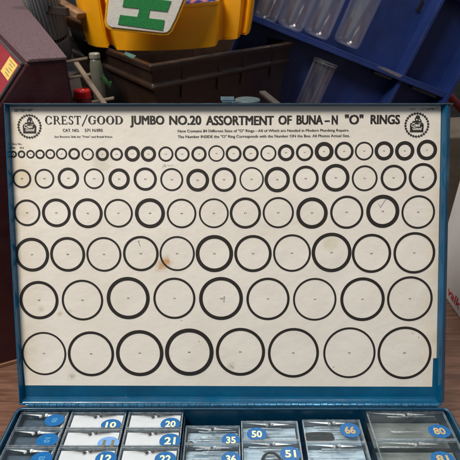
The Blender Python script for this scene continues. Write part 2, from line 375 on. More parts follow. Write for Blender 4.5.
ROWS = [
 [(13.7,154.3,3.4,1.5),(21.7,154.3,3.8,1.5),(30.7,154.3,4.2,1.3),(40.2,154.3,4.7,1.5),(50.4,154.1,4.9,1.4),(61.7,153.9,5.6,1.3),(74.3,153.9,5.8,1.9),(87.8,154.3,6.2,1.3),(102.4,154.3,6.6,2.4),(116.6,154.3,6.4,1.8),(132.4,153.9,7.7,2.9),(148.5,154.1,7.6,2.7),(165.9,154.1,7.5,1.5),(182.2,154.1,7.4,1.7),(199,154.1,7.6,2.1),(216.4,153.5,8.1,1.2),(233.6,153.7,7.9,2.0),(250.7,153.5,7.9,2.0),(268.3,153.3,8.0,1.4),(286,152.8,8.2,2.7),(304.5,152.4,8.6,2.1),(324,151.5,9.4,3.6),(344,151.3,9.4,2.3),(364,151.1,9.2,1.4),(383.9,150.9,9.4,3.1),(404.5,150.9,9.6,3.2),(426.7,150,10.1,3.2)],
 [(22,178.7,9.4,1.7),(44.6,178.7,9.8,1.5),(68.5,178.3,10.6,2.4),(94.2,178.7,10.2,1.4),(119.2,179.1,10.6,2.8),(145.3,179.1,11.5,2.3),(171.8,179.6,11.4,1.5),(197.7,180.2,11.3,3.0),(224,179.6,12.1,2.3),(251.6,179.3,12.1,1.2),(277.1,179.6,12.6,3.0),(305.6,178.7,12.9,2.4),(335.6,177.8,13.7,3.1),(364.5,178.3,12.8,1.5),(393.4,177.8,12.9,2.2),(422.6,177.2,14.0,2.4)],
 [(27.2,212.8,13.3,1.5),(56.5,212.8,14.3,2.3),(87.8,213.2,14.9,2.3),(118.5,213.2,14.3,1.3),(150,213.2,14.9,3.0),(181.6,213.4,14.7,1.3),(213.8,213.2,14.8,1.1),(245.3,213,15.5,2.0),(278.2,212.6,15.5,1.3),(311.9,213,15.6,3.1),(346.6,212.2,16.5,1.7),(382.6,211.3,16.5,3.3),(418,212,16.7,1.4)],
 [(32.2,254.6,17.0,2.5),(67.8,254.3,17.4,2.1),(104,254.3,17.4,1.4),(140.9,253.5,17.7,1.8),(177.2,253.5,17.5,1.2),(214.4,253.5,18.6,3.1),(252.9,253.5,18.6,2.2),(291.9,253,18.8,1.4),(331.4,252.4,19.8,2.8),(371.3,253.3,19.6,2.0),(414.1,252.8,20.8,1.9)],
 [(39.2,300,19.4,2.3),(82.6,300,20.6,1.5),(128.3,298,21.4,3.0),(174.4,298.2,20.9,1.6),(221,298.4,21.8,2.9),(267.9,298.8,21.5,1.8),(314.6,299.2,21.6,1.3),(362.3,299.1,22.1,2.4),(409.6,298.6,22.7,1.6)],
 [(44.2,353.4,22.1,1.2),(91.1,353.7,23.0,2.0),(139.8,353,23.6,2.9),(189.3,352,24.2,3.4),(240.4,351.7,24.5,2.4),(293.3,352.7,25.4,2.0),(349.2,352.6,26.0,1.4),(404.3,352.7,26.9,1.9)]]
num = 1
for ri, row in enumerate(ROWS):
    for (x, y, R, th) in row:
        cu, cv = lid(x, y); k = lid(x+1, y)[0]-cu
        annulus(cu, cv, (R+.08)*k, (R-th-(.25 if ri < 2 else .5))*k)
        s = str(num); num += 1
        wd = (1.6 if ri == 0 else 1.9)*k; hh = wd*.6
        fit_text(s, (cu-wd*.62*len(s)/2, cv-hh*.5), (cu+wd*.62*len(s)/2, cv-hh*.5), hh, .01)
# heading
for s, xa, xb, yb, yt in [('JUMBO', 130.2, 164.4, 124.3, 116.2), ('NO.20', 169.3, 201.3, 124.5, 116.2), ('ASSORTMENT', 206, 273.8, 124.8, 116.4), ('OF', 278.2, 291.6, 124.3, 116.1), ('BUNA', 296.3, 322.7, 124.2, 115.8), ('N', 331.4, 337.5, 124.2, 115.8), ('"O"', 344.5, 363, 124.0, 115.4), ('RINGS', 370.2, 399.6, 123.8, 115.4)]:
    for sh_ in (-.42, -.21, 0, .21, .42):
        for sv_ in (-.15, .15): ptext(s, xa+.4+sh_, xb-.4+sh_, yb+.1+sv_, yt-.3+sv_, 0)
line([lid(324.4, 121.2), lid(329.6, 121.1)], 1.3)
# serif maker's name
def serif(word, xa, xb, yb, yt):
    P0 = lid(xa, yb); P1 = lid(xb, yb); cap = lid(xa, yt)[1]-P0[1]
    adv = {'C': .98, 'R': .98, 'E': .86, 'S': .70, 'T': .90, 'G': 1.04, 'O': 1.06, 'D': 1.04}
    tot = sum(adv[c] for c in word); x = P0[0]; sx = (P1[0]-P0[0])/tot
    for c in word:
        w = adv[c]-.10
        def Q(a, d): return (x+(a*w+.05)*sx, P0[1]+d*cap)
        def bar(a0, d0, a1, d1): poly([Q(a0, d0), Q(a1, d0), Q(a1, d1), Q(a0, d1)])
        def arc(cx, cy, rx, ry, A0, A1, tn, tk, n=28):
            pts = []; f = []
            for i in range(n+1):
                a = math.radians(A0+(A1-A0)*i/n); t = tn+(tk-tn)*abs(math.cos(a))**1.5
                pts += [Q(cx+rx*math.cos(a), cy+ry*math.sin(a)), Q(cx+(rx-t)*math.cos(a), cy+(ry-t*.75)*math.sin(a))]
            for i in range(n): f.append((2*i, 2*i+2, 2*i+3, 2*i+1))
            cadd(pts, f, 1); bump_layer()
        st = .21
        if c in 'CG':
            arc(.5, .5, .5, .52, 42, 318, .08, .25)
            bar(.84, .64, .90, .98)
            if c == 'G': bar(.74, .08, .90, .46); bar(.62, .44, 1.0, .50)
            else: bar(.84, .04, .90, .28)
        if c == 'O': arc(.5, .5, .5, .52, 0, 360, .08, .25)
        if c == 'D': bar(.08, 0, .08+st, 1); bar(0, .0, .45, .06); bar(0, .94, .45, 1); arc(.42, .5, .56, .5, -90, 90, .08, .25)
        if c == 'E': bar(.1, 0, .1+st, 1); bar(0, 0, .92, .07); bar(0, .93, .88, 1); bar(.2, .47, .66, .53); bar(.86, 0, .93, .28); bar(.82, .75, .88, 1); bar(.62, .36, .67, .64)
        if c == 'T': bar(.42, 0, .42+st, 1); bar(.28, 0, .74, .055); bar(0, .93, 1, 1); bar(0, .74, .06, 1); bar(.94, .74, 1, 1)
        if c == 'R':
            bar(.1, 0, .1+st, 1); bar(0, 0, .36, .055); bar(0, .945, .5, 1); bar(.2, .46, .5, .51); arc(.48, .73, .3, .27, -90, 90, .07, .22)
            poly([Q(.44, .48), Q(.62, .48), Q(1.0, 0), Q(.80, 0)]); bar(.74, 0, 1.04, .05)
        if c == 'S': arc(.5, .75, .42, .27, 30, 270, .10, .25); arc(.5, .26, .46, .28, -150, 90, .10, .27); bar(.82, .70, .89, 1); bar(.03, 0, .10, .32)
        x += adv[c]*sx
serif('CREST', 45.0, 81.5, 124.3, 116.0); serif('GOOD', 88.0, 123.6, 124.2, 116.0)
line([lid(82.2, 126.2), lid(87.4, 114.8)], .75)
def small(s_, xa, xb, yb, yt, b_=0, m_=1, yb2=None):
    for q_ in (-.06, .06): ptext(s_, xa+q_, xb+q_, yb, yt, 0, 1, yb2 if yb2 is None else yb2)
small('CAT. NO.', 63, 79.4, 131.8, 128.9, 0, 1); small('571 N.092', 85, 102.8, 131.7, 128.8, 0, 1)
small('See Reverse Side for "Trim" and Retail Prices', 54.6, 112.4, 137.6, 135.7, 0, 1)
small('Now Contains 84 Different Sizes of "O" Rings\u2014All of Which are Needed in Modern Plumbing Repairs.', 177.8, 348.8, 132.3, 129.8, 0, 1, yb2=131.4)
small('The Number INSIDE the "O" Ring Corresponds with the Number ON the Box. All Photos Actual Size.', 177.8, 349.5, 138.0, 135.4, 0, 1, yb2=136.9)
small('Box No.', 12.7, 22.2, 144.7, 143.1, 0, 1); small('00', 12, 15.4, 148.6, 146.9, 0, 1); small('01', 20.2, 23.6, 148.6, 146.9, 0, 1)
# emblems
def emblem(px, py, R):
    cu, cv = lid(px, py); k = lid(px+1, py)[0]-cu; R *= k
    n = 26
    for i in range(n):
        a = 2*math.pi*i/n
        for sgn, ln in ((1, 1), (-1, 1)):
            r0 = R*.885; r1 = R*(.98 if sgn > 0 else .80); b_ = a+.16
            c0 = (cu+r0*math.cos(a), cv+r0*math.sin(a)); c1 = (cu+r1*math.cos(b_), cv+r1*math.sin(b_))
            mx, my = (c0[0]+c1[0])/2, (c0[1]+c1[1])/2; dx, dy = (c1[0]-c0[0]), (c1[1]-c0[1])
            poly([c0, (mx-dy*.28, my+dx*.28), c1, (mx+dy*.28, my-dx*.28)])
    annulus(cu, cv, R*.915, R*.865, n=48)
    # panel with the two script words
    w = R*.50
    def q(a, d): return (cu+a*w*1.02, cv+d*w*.84-R*.14)
    poly([q(-1.05, -.95), q(1.05, -.95), q(1.0, -.75), q(-1.0, -.75)])
    poly([q(-1, -.75), q(1, -.75), q(1.05, .35), q(.9, .72), q(.45, .6), q(0, .72), q(-.45, .6), q(-.9, .72), q(-1.05, .35)])
    layer[0] += .002
    fit_text('Crest', q(-.82, .0), q(.55, .0), w*.52, .03, 0, .3)
    fit_text('Good', q(-.62, -.62), q(.82, -.62), w*.50, .03, 0, .3)
    # crest figure above it
    annulus(cu-R*.02, cv+R*.42, R*.16, R*.08, n=20)
    poly([(cu-R*.42, cv+R*.20), (cu+R*.42, cv+R*.20), (cu+R*.30, cv+R*.30), (cu-R*.30, cv+R*.30)])
    poly([(cu-R*.16, cv+R*.5), (cu-R*.02, cv+R*.76), (cu+R*.18, cv+R*.66), (cu+R*.08, cv+R*.52)])
    annulus(cu+R*.10, cv+R*.60, R*.13, R*.07, n=16)
    line([(cu+R*.2, cv+R*.48), (cu+R*.34, cv+R*.30)], R*.07)
emblem(29.7, 126.4, 12.4); emblem(416.4, 125.0, 12.8)
# printer's smears and pen marks
for k in range(16):
    x = 13+random.random()*18; y = 109+random.random()*2.6; L = 3+random.random()*7
    ppoly([(x, y), (x+L*.5, y-.35), (x+L, y), (x+L*.5, y+.5)], 3)
for k in range(14):
    x = 409+random.random()*27; y = 108.0+random.random()*1.6; ppoly([(x, y), (x+1.6, y-.3), (x+2.2, y+.5), (x+.3, y+.6)], 3)
line([lid(378.2, 203.8), lid(380, 207.3), lid(386, 198)], .35, 2)
line([lid(138.3, 240.4), lid(140.2, 246.2)], .35, 3); line([lid(137.8, 242), lid(139.6, 239.8)], .3, 3)
line([lid(222, 299), lid(224.5, 296), lid(223.6, 302)], .4, 3)
line([lid(162.3, 167.8), lid(163.2, 166.2), lid(164.4, 164.3), lid(165.1, 164.1), lid(165.3, 165.6), lid(165.8, 167.2)], .25, 3); line([lid(163.4, 166.1), lid(166.5, 165.7)], .22, 3); line([lid(167.6, 164.2), lid(168, 165.8), lid(169, 165.2), lid(170, 165.9), lid(171.2, 165.1), lid(173.6, 164.9)], .22, 3)
for (x, y) in [(183, 329), (182, 320), (233.5, 368), (334, 366), (72, 377), (199, 340), (413, 333), (418, 336)]:
    line([lid(x, y), lid(x+random.uniform(-1.5, 1.5), y+random.uniform(-2, 2))], .4, 3)
ch.build('chart_card', [M['paper'], M['ink'], M['pen'], M['smear']], lidob)

# ---- base tray
ZR = 53.0; XL, XR = -213.5, 219.5; YB, YF = 321.0, 20.0
bm_ = MB()
bm_.box(XL, XR, YF, YB, 0, 3)                               # floor
bm_.box(XL, XL+1.5, YF, YB, 3, ZR-.5); bm_.box(XR-1.5, XR, YF, YB, 3, ZR-.5)
bm_.box(XL+1.5, XR-1.5, YB-1.5, YB, 3, ZR-.5); bm_.box(XL+1.5, XR-1.5, YF, YF+1.5, 3, ZR-.5)
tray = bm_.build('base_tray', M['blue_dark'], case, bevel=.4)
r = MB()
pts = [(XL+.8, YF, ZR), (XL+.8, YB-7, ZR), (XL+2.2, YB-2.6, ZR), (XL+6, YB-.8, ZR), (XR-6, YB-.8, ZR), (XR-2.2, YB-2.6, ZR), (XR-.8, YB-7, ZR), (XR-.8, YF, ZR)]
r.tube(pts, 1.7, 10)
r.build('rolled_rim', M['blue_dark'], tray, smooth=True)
# piano hinge
hx0, hx1 = -203.0, 208.0; hy, hz = 322.2, 56.0
h = MB(); n = 56; step = (hx1-hx0)/n
for i in range(n):
    x0 = hx0+i*step
    h.cyl((x0+.35, hy-(.25 if i % 2 else 0), hz), (x0+step-.35, hy-(.25 if i % 2 else 0), hz), 1.75 if i % 2 else 1.95, n=12)
h.cyl((hx0-2, hy, hz), (hx1+2, hy, hz), 1.0, n=8)
h.build('hinge_knuckles', M['hinge'], case)
h = MB(); a = Lw(0, vB-2.5, D-.5)
h.add([(hx0, hy+.5, hz+1.6), (hx1, hy+.5, hz+1.6), (hx1, a[1], a[2]+1), (hx0, a[1], a[2]+1), (hx0, hy+1.2, hz+.8), (hx1, hy+1.2, hz+.8), (hx1, a[1]+1, a[2]), (hx0, a[1]+1, a[2])],
      [(0, 1, 2, 3), (4, 7, 6, 5), (0, 4, 5, 1), (3, 2, 6, 7)])
h.build('hinge_leaf', M['blue'], case)

# ------------------------------------------------------------------ clear compartment boxes
def sticker(box, name, cx, cy, z, w, d, digits, dm, m='sticker', rot=0, bold=.03, ymin=-1e9):
    s = MB(); n = 40
    top = [(cx+w/2*math.cos(2*math.pi*i/n), max(ymin, cy+d/2*math.sin(2*math.pi*i/n)), z+.22) for i in range(n)]
    bot = [(p[0], p[1], z+.04) for p in top]
    s.loft([bot, top], 0)
    if digits:
        vs, fs = text_geo(digits, bold)
        x0, x1 = min(v[0] for v in vs), max(v[0] for v in vs); y0, y1 = min(v[1] for v in vs), max(v[1] for v in vs)
        tw = w*.52; thh = d*.50
        out = []
        for x, y in vs:
            a = ((x-x0)/(x1-x0)-.5)*tw; c = ((y-y0)/(y1-y0)-.5)*thh
            if rot: a, c = -c*.75, a*.5
            out.append((cx+a, cy+c, z+.27))
        s.add(out, fs, 1)
    return s.build(name, [M[m], M[dm]], box)
def comp_box(x0, x1, y0, y1, ztop, zbot, label, digits, st, insert=None, lug_streak='lug_streak_pale', body='clear', top='clear_lid', fill_sheet=None, dm='cream', sm='sticker', rot=0, glint_rods=0, group='clear numbered compartment boxes in the case'):
    root = thing('compartment_box', ((x0+x1)/2, (y0+y1)/2, zbot), label, 'plastic box', group)
    t = 1.1
    b = MB()
    o = [(x0, y0), (x1, y0), (x1, y1), (x0, y1)]; i_ = [(x0+t, y0+t), (x1-t, y0+t), (x1-t, y1-t), (x0+t, y1-t)]
    zt = ztop-2.2
    b.loft([[(x, y, zt) for x, y in i_], [(x, y, zbot+t) for x, y in i_]], 0, caps=False)
    b.loft([[(x, y, zbot) for x, y in o], [(x, y, zt) for x, y in o]], 0, caps=False)
    b.add([(x, y, zt) for x, y in o]+[(x, y, zt) for x, y in i_], [(0, 1, 5, 4), (1, 2, 6, 5), (2, 3, 7, 6), (3, 0, 4, 7)], 1)
    b.add([(x, y, zbot) for x, y in o], [(0, 3, 2, 1)], 0)
    b.build('body', [M[body], M['edge']], root)
    # lid: flat plate with a raised border
    l = MB(); e = .9
    l.box(x0+e, x1-e, y0+e, y1-e, ztop-.9, ztop-.1, 0)
    for (a0, a1, c0, c1) in [(x0-.2, x0+e, y0-.2, y1+.2), (x1-e, x1+.2, y0-.2, y1+.2), (x0+e, x1-e, y0-.2, y0+e), (x0+e, x1-e, y1-e, y1+.2)]:
        l.box(a0, a1, c0, c1, ztop-2.1, ztop+.15, 1)
    lo = l.build('lid', [M[top], M['edge']], root)
    # moulded snap hinge: two round lugs and the hinge's reflection streaks, shaped as tapering ribs
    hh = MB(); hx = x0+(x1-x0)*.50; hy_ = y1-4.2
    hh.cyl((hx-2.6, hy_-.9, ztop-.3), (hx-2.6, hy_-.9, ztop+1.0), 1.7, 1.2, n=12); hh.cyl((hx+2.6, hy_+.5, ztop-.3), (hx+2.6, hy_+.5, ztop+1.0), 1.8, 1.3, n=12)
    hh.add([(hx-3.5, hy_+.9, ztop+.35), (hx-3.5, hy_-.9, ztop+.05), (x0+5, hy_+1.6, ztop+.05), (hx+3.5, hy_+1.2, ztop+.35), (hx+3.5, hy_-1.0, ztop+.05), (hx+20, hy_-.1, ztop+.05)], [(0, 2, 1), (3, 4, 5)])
    hh.build('hinge_with_reflections', M[lug_streak], lo, smooth=False)
    if fill_sheet:  # added sheet whose colour stands in for light inside the clear box
        c = MB(); c.box(x0+2, x1-2, y0+2, y1-2, ztop-fill_sheet[1], ztop-fill_sheet[1]+.6); c.build('added_fill_sheet', M[fill_sheet[0]], root)
    if insert:
        c = MB()
        if insert == 'card': c.box(x0+2.6, x1-2.2, y0+1.6, y1-2.2, ztop-2.6, ztop-2.1)
        elif insert == 'strip': c.add([(x1-4.6, y0+1.5, ztop-3), (x1-1.8, y0+1.5, ztop-1.6), (x1-1.8, y1-2, ztop-1.6), (x1-3.2, y1-2, ztop-3)], [(0, 1, 2, 3)])
        c.build('paper_insert', M['white'], root)
    if glint_rods:  # added rods: glint lines inside the box, drawn as white shapes
        for k in range(glint_rods):
            yy = y0+3+(y1-y0-6)*k/max(1, glint_rods-1); zz = ztop-4-random.random()*6
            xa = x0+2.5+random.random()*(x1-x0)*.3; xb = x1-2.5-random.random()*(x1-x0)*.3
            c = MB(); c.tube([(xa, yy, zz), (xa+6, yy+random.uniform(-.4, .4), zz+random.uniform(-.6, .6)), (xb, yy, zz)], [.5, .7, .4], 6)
            c.build('glint_rod', M['glint'], root, smooth=True)
    if st: sticker(root, 'number_sticker', st[0], st[1], ztop+.17, st[2], st[3], digits, dm, sm, rot, ymin=y0+.4)
    return root
M['lug_streak'] = mat('dark_lug_streak', rgb(84, 86, 88), .2, .1, var=.4, scale=300)  # dark tone painted for hinge reflections over the white cards
g = 'clear numbered compartment boxes in the case'
def at(px, py, z): q = onZ(px, py, z); return q[0], q[1]
def st(px, py, z, w, h):
    x, y = at(px, py, z); return (x, y, w*.97, h*1.2)
Z1 = 50
yr = [319.0, 299.2, 279.6, 260.0, 240.4]
L = [('empty dark clear box with plain blue oval sticker, back left corner of the case', 'dark clear box with blue oval sticker, middle one of the left column', 'dark clear box with blue oval sticker, nearest the camera in the left column'),
     ('clear box over white card numbered 10 in yellow', 'clear box over white card numbered 11 on a pale blue oval', 'clear box over white card numbered 12 on a dark blue oval'),
     ('clear box over white card numbered 20, beside the blue gap at the hinge', 'clear box over white card numbered 21', 'clear box over white card numbered 22')]
C = [(-209, -161.8), (-158.6, -104.2), (-101.2, -47)]
D1 = [('00', '01', '02'), ('10', '11', '12'), ('20', '21', '22')]
P = [[(54.6, 420.4, 20, 11.5), (47.3, 440.3, 21, 12.5), (41.6, 459, 20, 12)],
     [(111, 425.0, 20, 11.0), (108.3, 443.6, 21, 12), (106, 458.6, 20, 12)],
     [(170.5, 424.2, 20, 12), (170, 441, 20.5, 13), (165.3, 459, 20, 12)]]
for ci in range(3):
    for rj in range(3):
        px, py, w, hh = P[ci][rj]
        s_ = st(px, py, Z1, w, hh)
        dm = ['navy', 'cream', 'cream'][ci] if not (ci == 1 and rj == 1) else 'olive'
        sm = 'sticker_pale' if (ci == 1 and rj == 1) else 'sticker'
        comp_box(C[ci][0], C[ci][1], yr[rj+1]+.9, yr[rj]-.5, Z1, 4, L[ci][rj], D1[ci][rj], s_, insert='strip' if ci == 0 else 'card', lug_streak='glint' if ci == 0 else 'lug_streak', fill_sheet=('fill_dark', 10) if ci == 0 else None, dm=dm, sm=sm, rot=(ci == 0))
# lower and taller clear boxes on the right
Z2 = 41; y35 = [309.5, 289.2, 269, 249]
for rj, (dg, lb) in enumerate([('35', 'low clear box numbered 35 beside the white card boxes'), ('36', 'low clear box numbered 36 beside the white card boxes')]):
    px, py = [(230.9, 440.3), (231, 459)][rj]
    comp_box(-43.8, 9.6, y35[rj+1]+.7, y35[rj], Z2, 4, lb, dg, st(px, py, Z2, 18.5, 12.5), glint_rods=7, body='clear_pale', top='clear_pale', fill_sheet=('fill_pale', 9))
Z3 = 45.5; y50 = [311.5, 289.6, 267.5]
for rj, (dg, lb) in enumerate([('50', 'clear box numbered 50 with the number at its left'), ('51', 'clear box numbered 51 with a black ring inside')]):
    px, py = [(256.8, 434.3), (290.5, 454)][rj]
    comp_box(11.2, 66.8, y50[rj+1]+.6, y50[rj], Z3, 4, lb, dg, st(px, py, Z3, 20, 12.5), glint_rods=8, body='clear_pale', top='clear_pale', fill_sheet=('fill_pale', 9))
y66 = [313.0, 287.6, 262]
for rj, (dg, lb) in enumerate([('66', 'clear box numbered 66 holding a bunch of black rings'), (None, 'clear box without a number in front of the one numbered 66')]):
    px, py = [(349.9, 430.3), (350, 452)][rj]
    comp_box(72.0, 129.0, y66[rj+1]+.6, y66[rj], Z3, 4, lb, dg, st(px, py, Z3, 20.5, 14) if dg else None, glint_rods=8, dm='gold', body='clear_pale', top='clear_pale', fill_sheet=('fill_pale', 9))
y80 = [319.6, 286.6, 253.5]
for rj, (dg, lb) in enumerate([('80', 'large clear box numbered 80 in the back right corner of the case'), ('81', 'large clear box numbered 81 beside the right wall of the case')]):
    px, py = [(439.3, 431.3), (442.6, 459)][rj]
    comp_box(137.0, 214.5, y80[rj+1]+.7, y80[rj], Z1, 4, lb, dg, st(px, py, Z1, 22, 12.5), glint_rods=3, dm='gold', body='clear_grey', top='clear_grey', fill_sheet=('fill_grey', 16))
def oring(px, py, z, R, r, label, rot=(0, 0, 0), n=1, sy=1):
    x, y, _ = onZ(px, py, z)
    t = MB()
    for k in range(n):
        pts = []
        for i in range(40):
            a = 2*math.pi*i/40
            q = Vector((R*math.cos(a), sy*R*math.sin(a), k*r*2.1))
            from mathutils import Euler
            q.rotate(Euler(rot)); pts.append((x+q.x, y+q.y, z+q.z))
        t.tube(pts, r, 10, cyc=True)
    o = t.build('rubber_ring', M['rubber'], smooth=True); tag(o, label, 'rubber ring'); return o
oring(271.5, 461.5, 41.0, 8.4, 1.3, 'thin black rubber ring lying in the clear box numbered 51')
for k in range(3):
    oring(319, 438.2-k*1.6, 38.6+k*1.2, 13.8-k*.8, 1.5, ['squeezed black rubber ring in the box numbered 66, lowest of three', 'squeezed black rubber ring in the box numbered 66, middle of three', 'squeezed black rubber ring in the box numbered 66, uppermost of three'][k], sy=.13)
oring(190.6, 444.5, 38.5, 2.6, .9, 'tiny dark rubber ring in the corner of the low clear box numbered 35')
# sheet metal divider strips between the columns
for x in (-160.2, -102.7, -45.4):
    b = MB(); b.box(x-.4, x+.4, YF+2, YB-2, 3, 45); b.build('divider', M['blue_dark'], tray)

# ------------------------------------------------------------------ maroon machine, left
mch = thing('register_machine', (-230, 520, 0), 'maroon metal machine with a sloped red control panel behind the left side of the case', 'machine')
yw = math.radians(25); E1 = Vector((math.cos(yw), math.sin(yw), 0)); E2 = Vector((-.443, .896, .084))
Q0 = Vector((-165, 489, 0))
def mp_(s, d, z):
    if s < -20: s -= 60*d/640
    return tuple(Q0+E1*s+E2*d+Vector((0, 0, z)))
prof = [(0, 362), (-33, 362), (-39, 359), (-86, 305), (-150, 232), (-178, 190), (-190, 0), (5, 0)]
b = MB(); b.loft([[mp_(s, 0, z) for s, z in prof], [mp_(s, 640, z) for s, z in prof]])
bodym = mat('maroon_enamel', rgb(60, 22, 27), .42, chips=(rgb(120, 90, 90), 60, .72), var=.2, scale=25, bump=.2, bscale=300)
topm = mat('speckled_maroon', rgb(78, 56, 61), .5, c2=rgb(110, 86, 92), scale=600, bump=.35, bscale=1500, thr=(.4, .62), rvar=.08)
bd = b.build('housing', bodym, mch, bevel=2.5)
b = MB(); b.loft([[mp_(s, -1.5, z) for s, z in [(1, 360.5), (1, 364), (-34, 364), (-38, 361.5), (-36, 360)]], [mp_(s, 645, z) for s, z in [(1, 360.5), (1, 364), (-34, 364), (-38, 361.5), (-36, 360)]]])
b.build('top_cover', topm, mch, bevel=1)
# red panel lying on the slope
sd = Vector((-47, 0, -54)).normalized()
def slope(t, d, h_=0):   # t mm down the slope from (-39,359)
    s = -39-t*.656; z = 359-t*.754
    return mp_(s-h_*.754, d, z+h_*.656)
def slab(mb, t0, t1, d0, d1, h0, h1, m=0):
    mb.add([slope(t0, d0, h0), slope(t1, d0, h0), slope(t1, d1, h0), slope(t0, d1, h0), slope(t0, d0, h1), slope(t1, d0, h1), slope(t1, d1, h1), slope(t0, d1, h1)],
           [(0, 1, 2, 3), (4, 7, 6, 5), (0, 4, 5, 1), (1, 5, 6, 2), (2, 6, 7, 3), (3, 7, 4, 0)], m)
b = MB(); slab(b, 3.5, 165, 4.2, 600, .2, 2.0)
rp = b.build('control_panel', mat('red_panel', rgb(150, 28, 40), .35, var=.15, scale=30), mch, bevel=.5)
b = MB(); slab(b, .5, 3.4, 1, 610, .2, 3.5); slab(b, 3.5, 168, 1, 4, .2, 3); b.build('panel_trim', mat('grey_trim', rgb(96, 90, 94), .35, .5), mch, bevel=1)
b = MB()
for k, d in enumerate((95, 170, 250)):
    slab(b, 45, 75, d, d+55, 2, 5)
    slab(b, 14, 24, d+20, d+28, 2, 7)
b.build('grey_key', mat('grey_plastic', rgb(120, 118, 120), .4), rp, bevel=2)
b = MB(); slab(b, 5.5, 24, 9, 50, 2.02, 2.5, 0)
for k in range(5): slab(b, 8+k*3, 8.7+k*3, 14+k%2*4, 44-(k*7)%17, 2.5, 2.62, 1)
b.build('yellow_tag', [mat('yellow_label', rgb(226, 192, 104), .6), M['olive']], rp)
b = MB(); b.box(0, 1, 0, 1, 0, 1); b.v = []; b.f = []; b.m = []
b.loft([[mp_(s, -2.4, z) for s, z in [(-188, 1), (4, 1), (4, 5), (-188, 5)]], [mp_(s, -.2, z) for s, z in [(-188, 1), (4, 1), (4, 5), (-188, 5)]]])
b.build('base_strip', mat('tan_strip', rgb(150, 112, 90), .35), mch)  # thin tan strip added along the foot of the housing

# ------------------------------------------------------------------ brown tote, yellow bin
A = Vector((-116, 700, 323)); B = Vector((125.4, 983, 323)); Dd = Vector(onY(64, 32, 1000)); Cc = B+Dd-A; ctr = (A+B+Cc+Dd)/4
tote = thing('brown_tote', (ctr.x, ctr.y, 0), 'large dark brown plastic tote with a thick rim under the yellow bin', 'tote')
def tring(k, dz, ztarget=None):
    out = []
    for p in (A, B, Cc, Dd):
        q = ctr+(p-ctr)*k; q = Vector((q.x, q.y, q.z+dz)) if ztarget is None else Vector((q.x, q.y, ztarget)); out.append(tuple(q))
    return out
brown = mat('brown_plastic', rgb(52, 37, 30), .34, chips=(rgb(112, 94, 80), 40, .645), var=.25, scale=18, bump=.25, bscale=120, rvar=.12)
b = MB()
outs = [tring(.985, -9), tring(.965, -30), tring(.985, -32), tring(.985, -38), tring(.955, -40), tring(.93, -75), tring(.80, 0, 0)]
b.loft(outs, caps=False)
ins = [tring(.95, -9), tring(.92, -60), tring(.90, 0, 180)]
b.loft(ins[::-1], caps=False); b.add(ins[-1], [(0, 1, 2, 3)]); b.add(outs[-1], [(3, 2, 1, 0)])
b.build('body', brown, tote, bevel=2)
b = MB(); b.loft([tring(1.0, -9), tring(1.005, -2), tring(.995, 0), tring(.955, 0), tring(.948, -9), tring(1.0, -9)], caps=False)
b.build('rim', brown, tote, bevel=1.5)
b = MB()
for t_ in (.18, .42, .60, .85):
    b = MB()
    p = ctr+(A.lerp(B, t_)-ctr)*.97; n_ = Vector((B.y-A.y, -(B.x-A.x), 0)).normalized()
    e_ = (B-A).normalized()
    q = [p-e_*5+n_*3, p+e_*5+n_*3, p+e_*5-n_*4, p-e_*5-n_*4]
    b.loft([[tuple(v+Vector((0, 0, -60))-n_*5) for v in q], [tuple(v+Vector((0, 0, -10))) for v in q]])
    b.build('rib', brown, tote, bevel=1)
# grey slip of tape on the tote rim
b = MB(); p0, p1 = Vector(onZ(128, 54, 343)), Vector(onZ(136, 57, 341))
bb = [Vector(onY(125.5, 51.5, 776)), Vector(onY(136, 55.5, 752)), Vector(onY(133, 58.5, 748)), Vector(onY(124, 54, 770))]
b.loft([[tuple(p+Vector((0, 0, -1.2))) for p in bb], [tuple(p) for p in bb]])
b.build('tape', mat('teal_tape', rgb(70, 110, 104), .6), tote)

yb = thing('yellow_bin', (-90, 900, 320), 'yellow plastic stacking bin with stepped corners sitting on the brown tote', 'bin')
ye = mat('yellow_plastic', rgb(232, 160, 8), .38, chips=(rgb(150, 100, 30), 30, .67), var=.10, scale=14, bump=.15, bscale=80)
base = [(88, 43, 845), (96, 45.5, 828), (108, 46.5, 820), (109.5, 43.5, 840), (113.5, 43.8, 838), (117, 48.6, 802), (128, 49.2, 798), (150, 49.4, 795), (172, 48.8, 795), (192, 47.6, 797), (208, 46, 800), (215, 44.9, 804), (217, 43, 812), (218.3, 39.0, 832), (222, 38.2, 836), (231, 38.2, 826), (237, 37.4, 824), (239.4, 35.8, 830), (240.4, 33.4, 838), (243, 33.0, 838), (246.2, 33.6, 828), (249, 31.8, 832), (250.5, 28.5, 845), (246, 22, 880), (225, 14, 930), (150, 5, 1010), (95, 12, 990), (84, 26, 920)]
Bp = [Vector(onY(*p)) for p in base]
cx = sum((p.x for p in Bp))/len(Bp); cy = sum((p.y for p in Bp))/len(Bp)
def yring(k, z):
    out = []
    for p in Bp:
        out.append((cx+(p.x-cx)*k, cy+(p.y-cy)*(1+(k-1)*.6), p.z-337+z + (26 if (p.x < -195) else 0)*(1 if z > 380 else 0)))
    return out
b = MB(); b.loft([yring(1.0, 335), yring(1.025, 352), yring(1.05, 376), yring(1.065, 396)], caps=False)
b.add(yring(1.0, 335), [tuple(range(len(Bp)))[::-1]])
b.loft([yring(1.05, 396), yring(1.01, 352), yring(.985, 338)], caps=False); b.add(yring(.985, 338), [tuple(range(len(Bp)))])
b.build('body', ye, yb, smooth='auto')
b = MB(); b.loft([yring(1.065, 396), yring(1.078, 396.5), yring(1.082, 401), yring(1.05, 401), yring(1.05, 396)], caps=False); b.build('rim', ye, yb, smooth='auto')
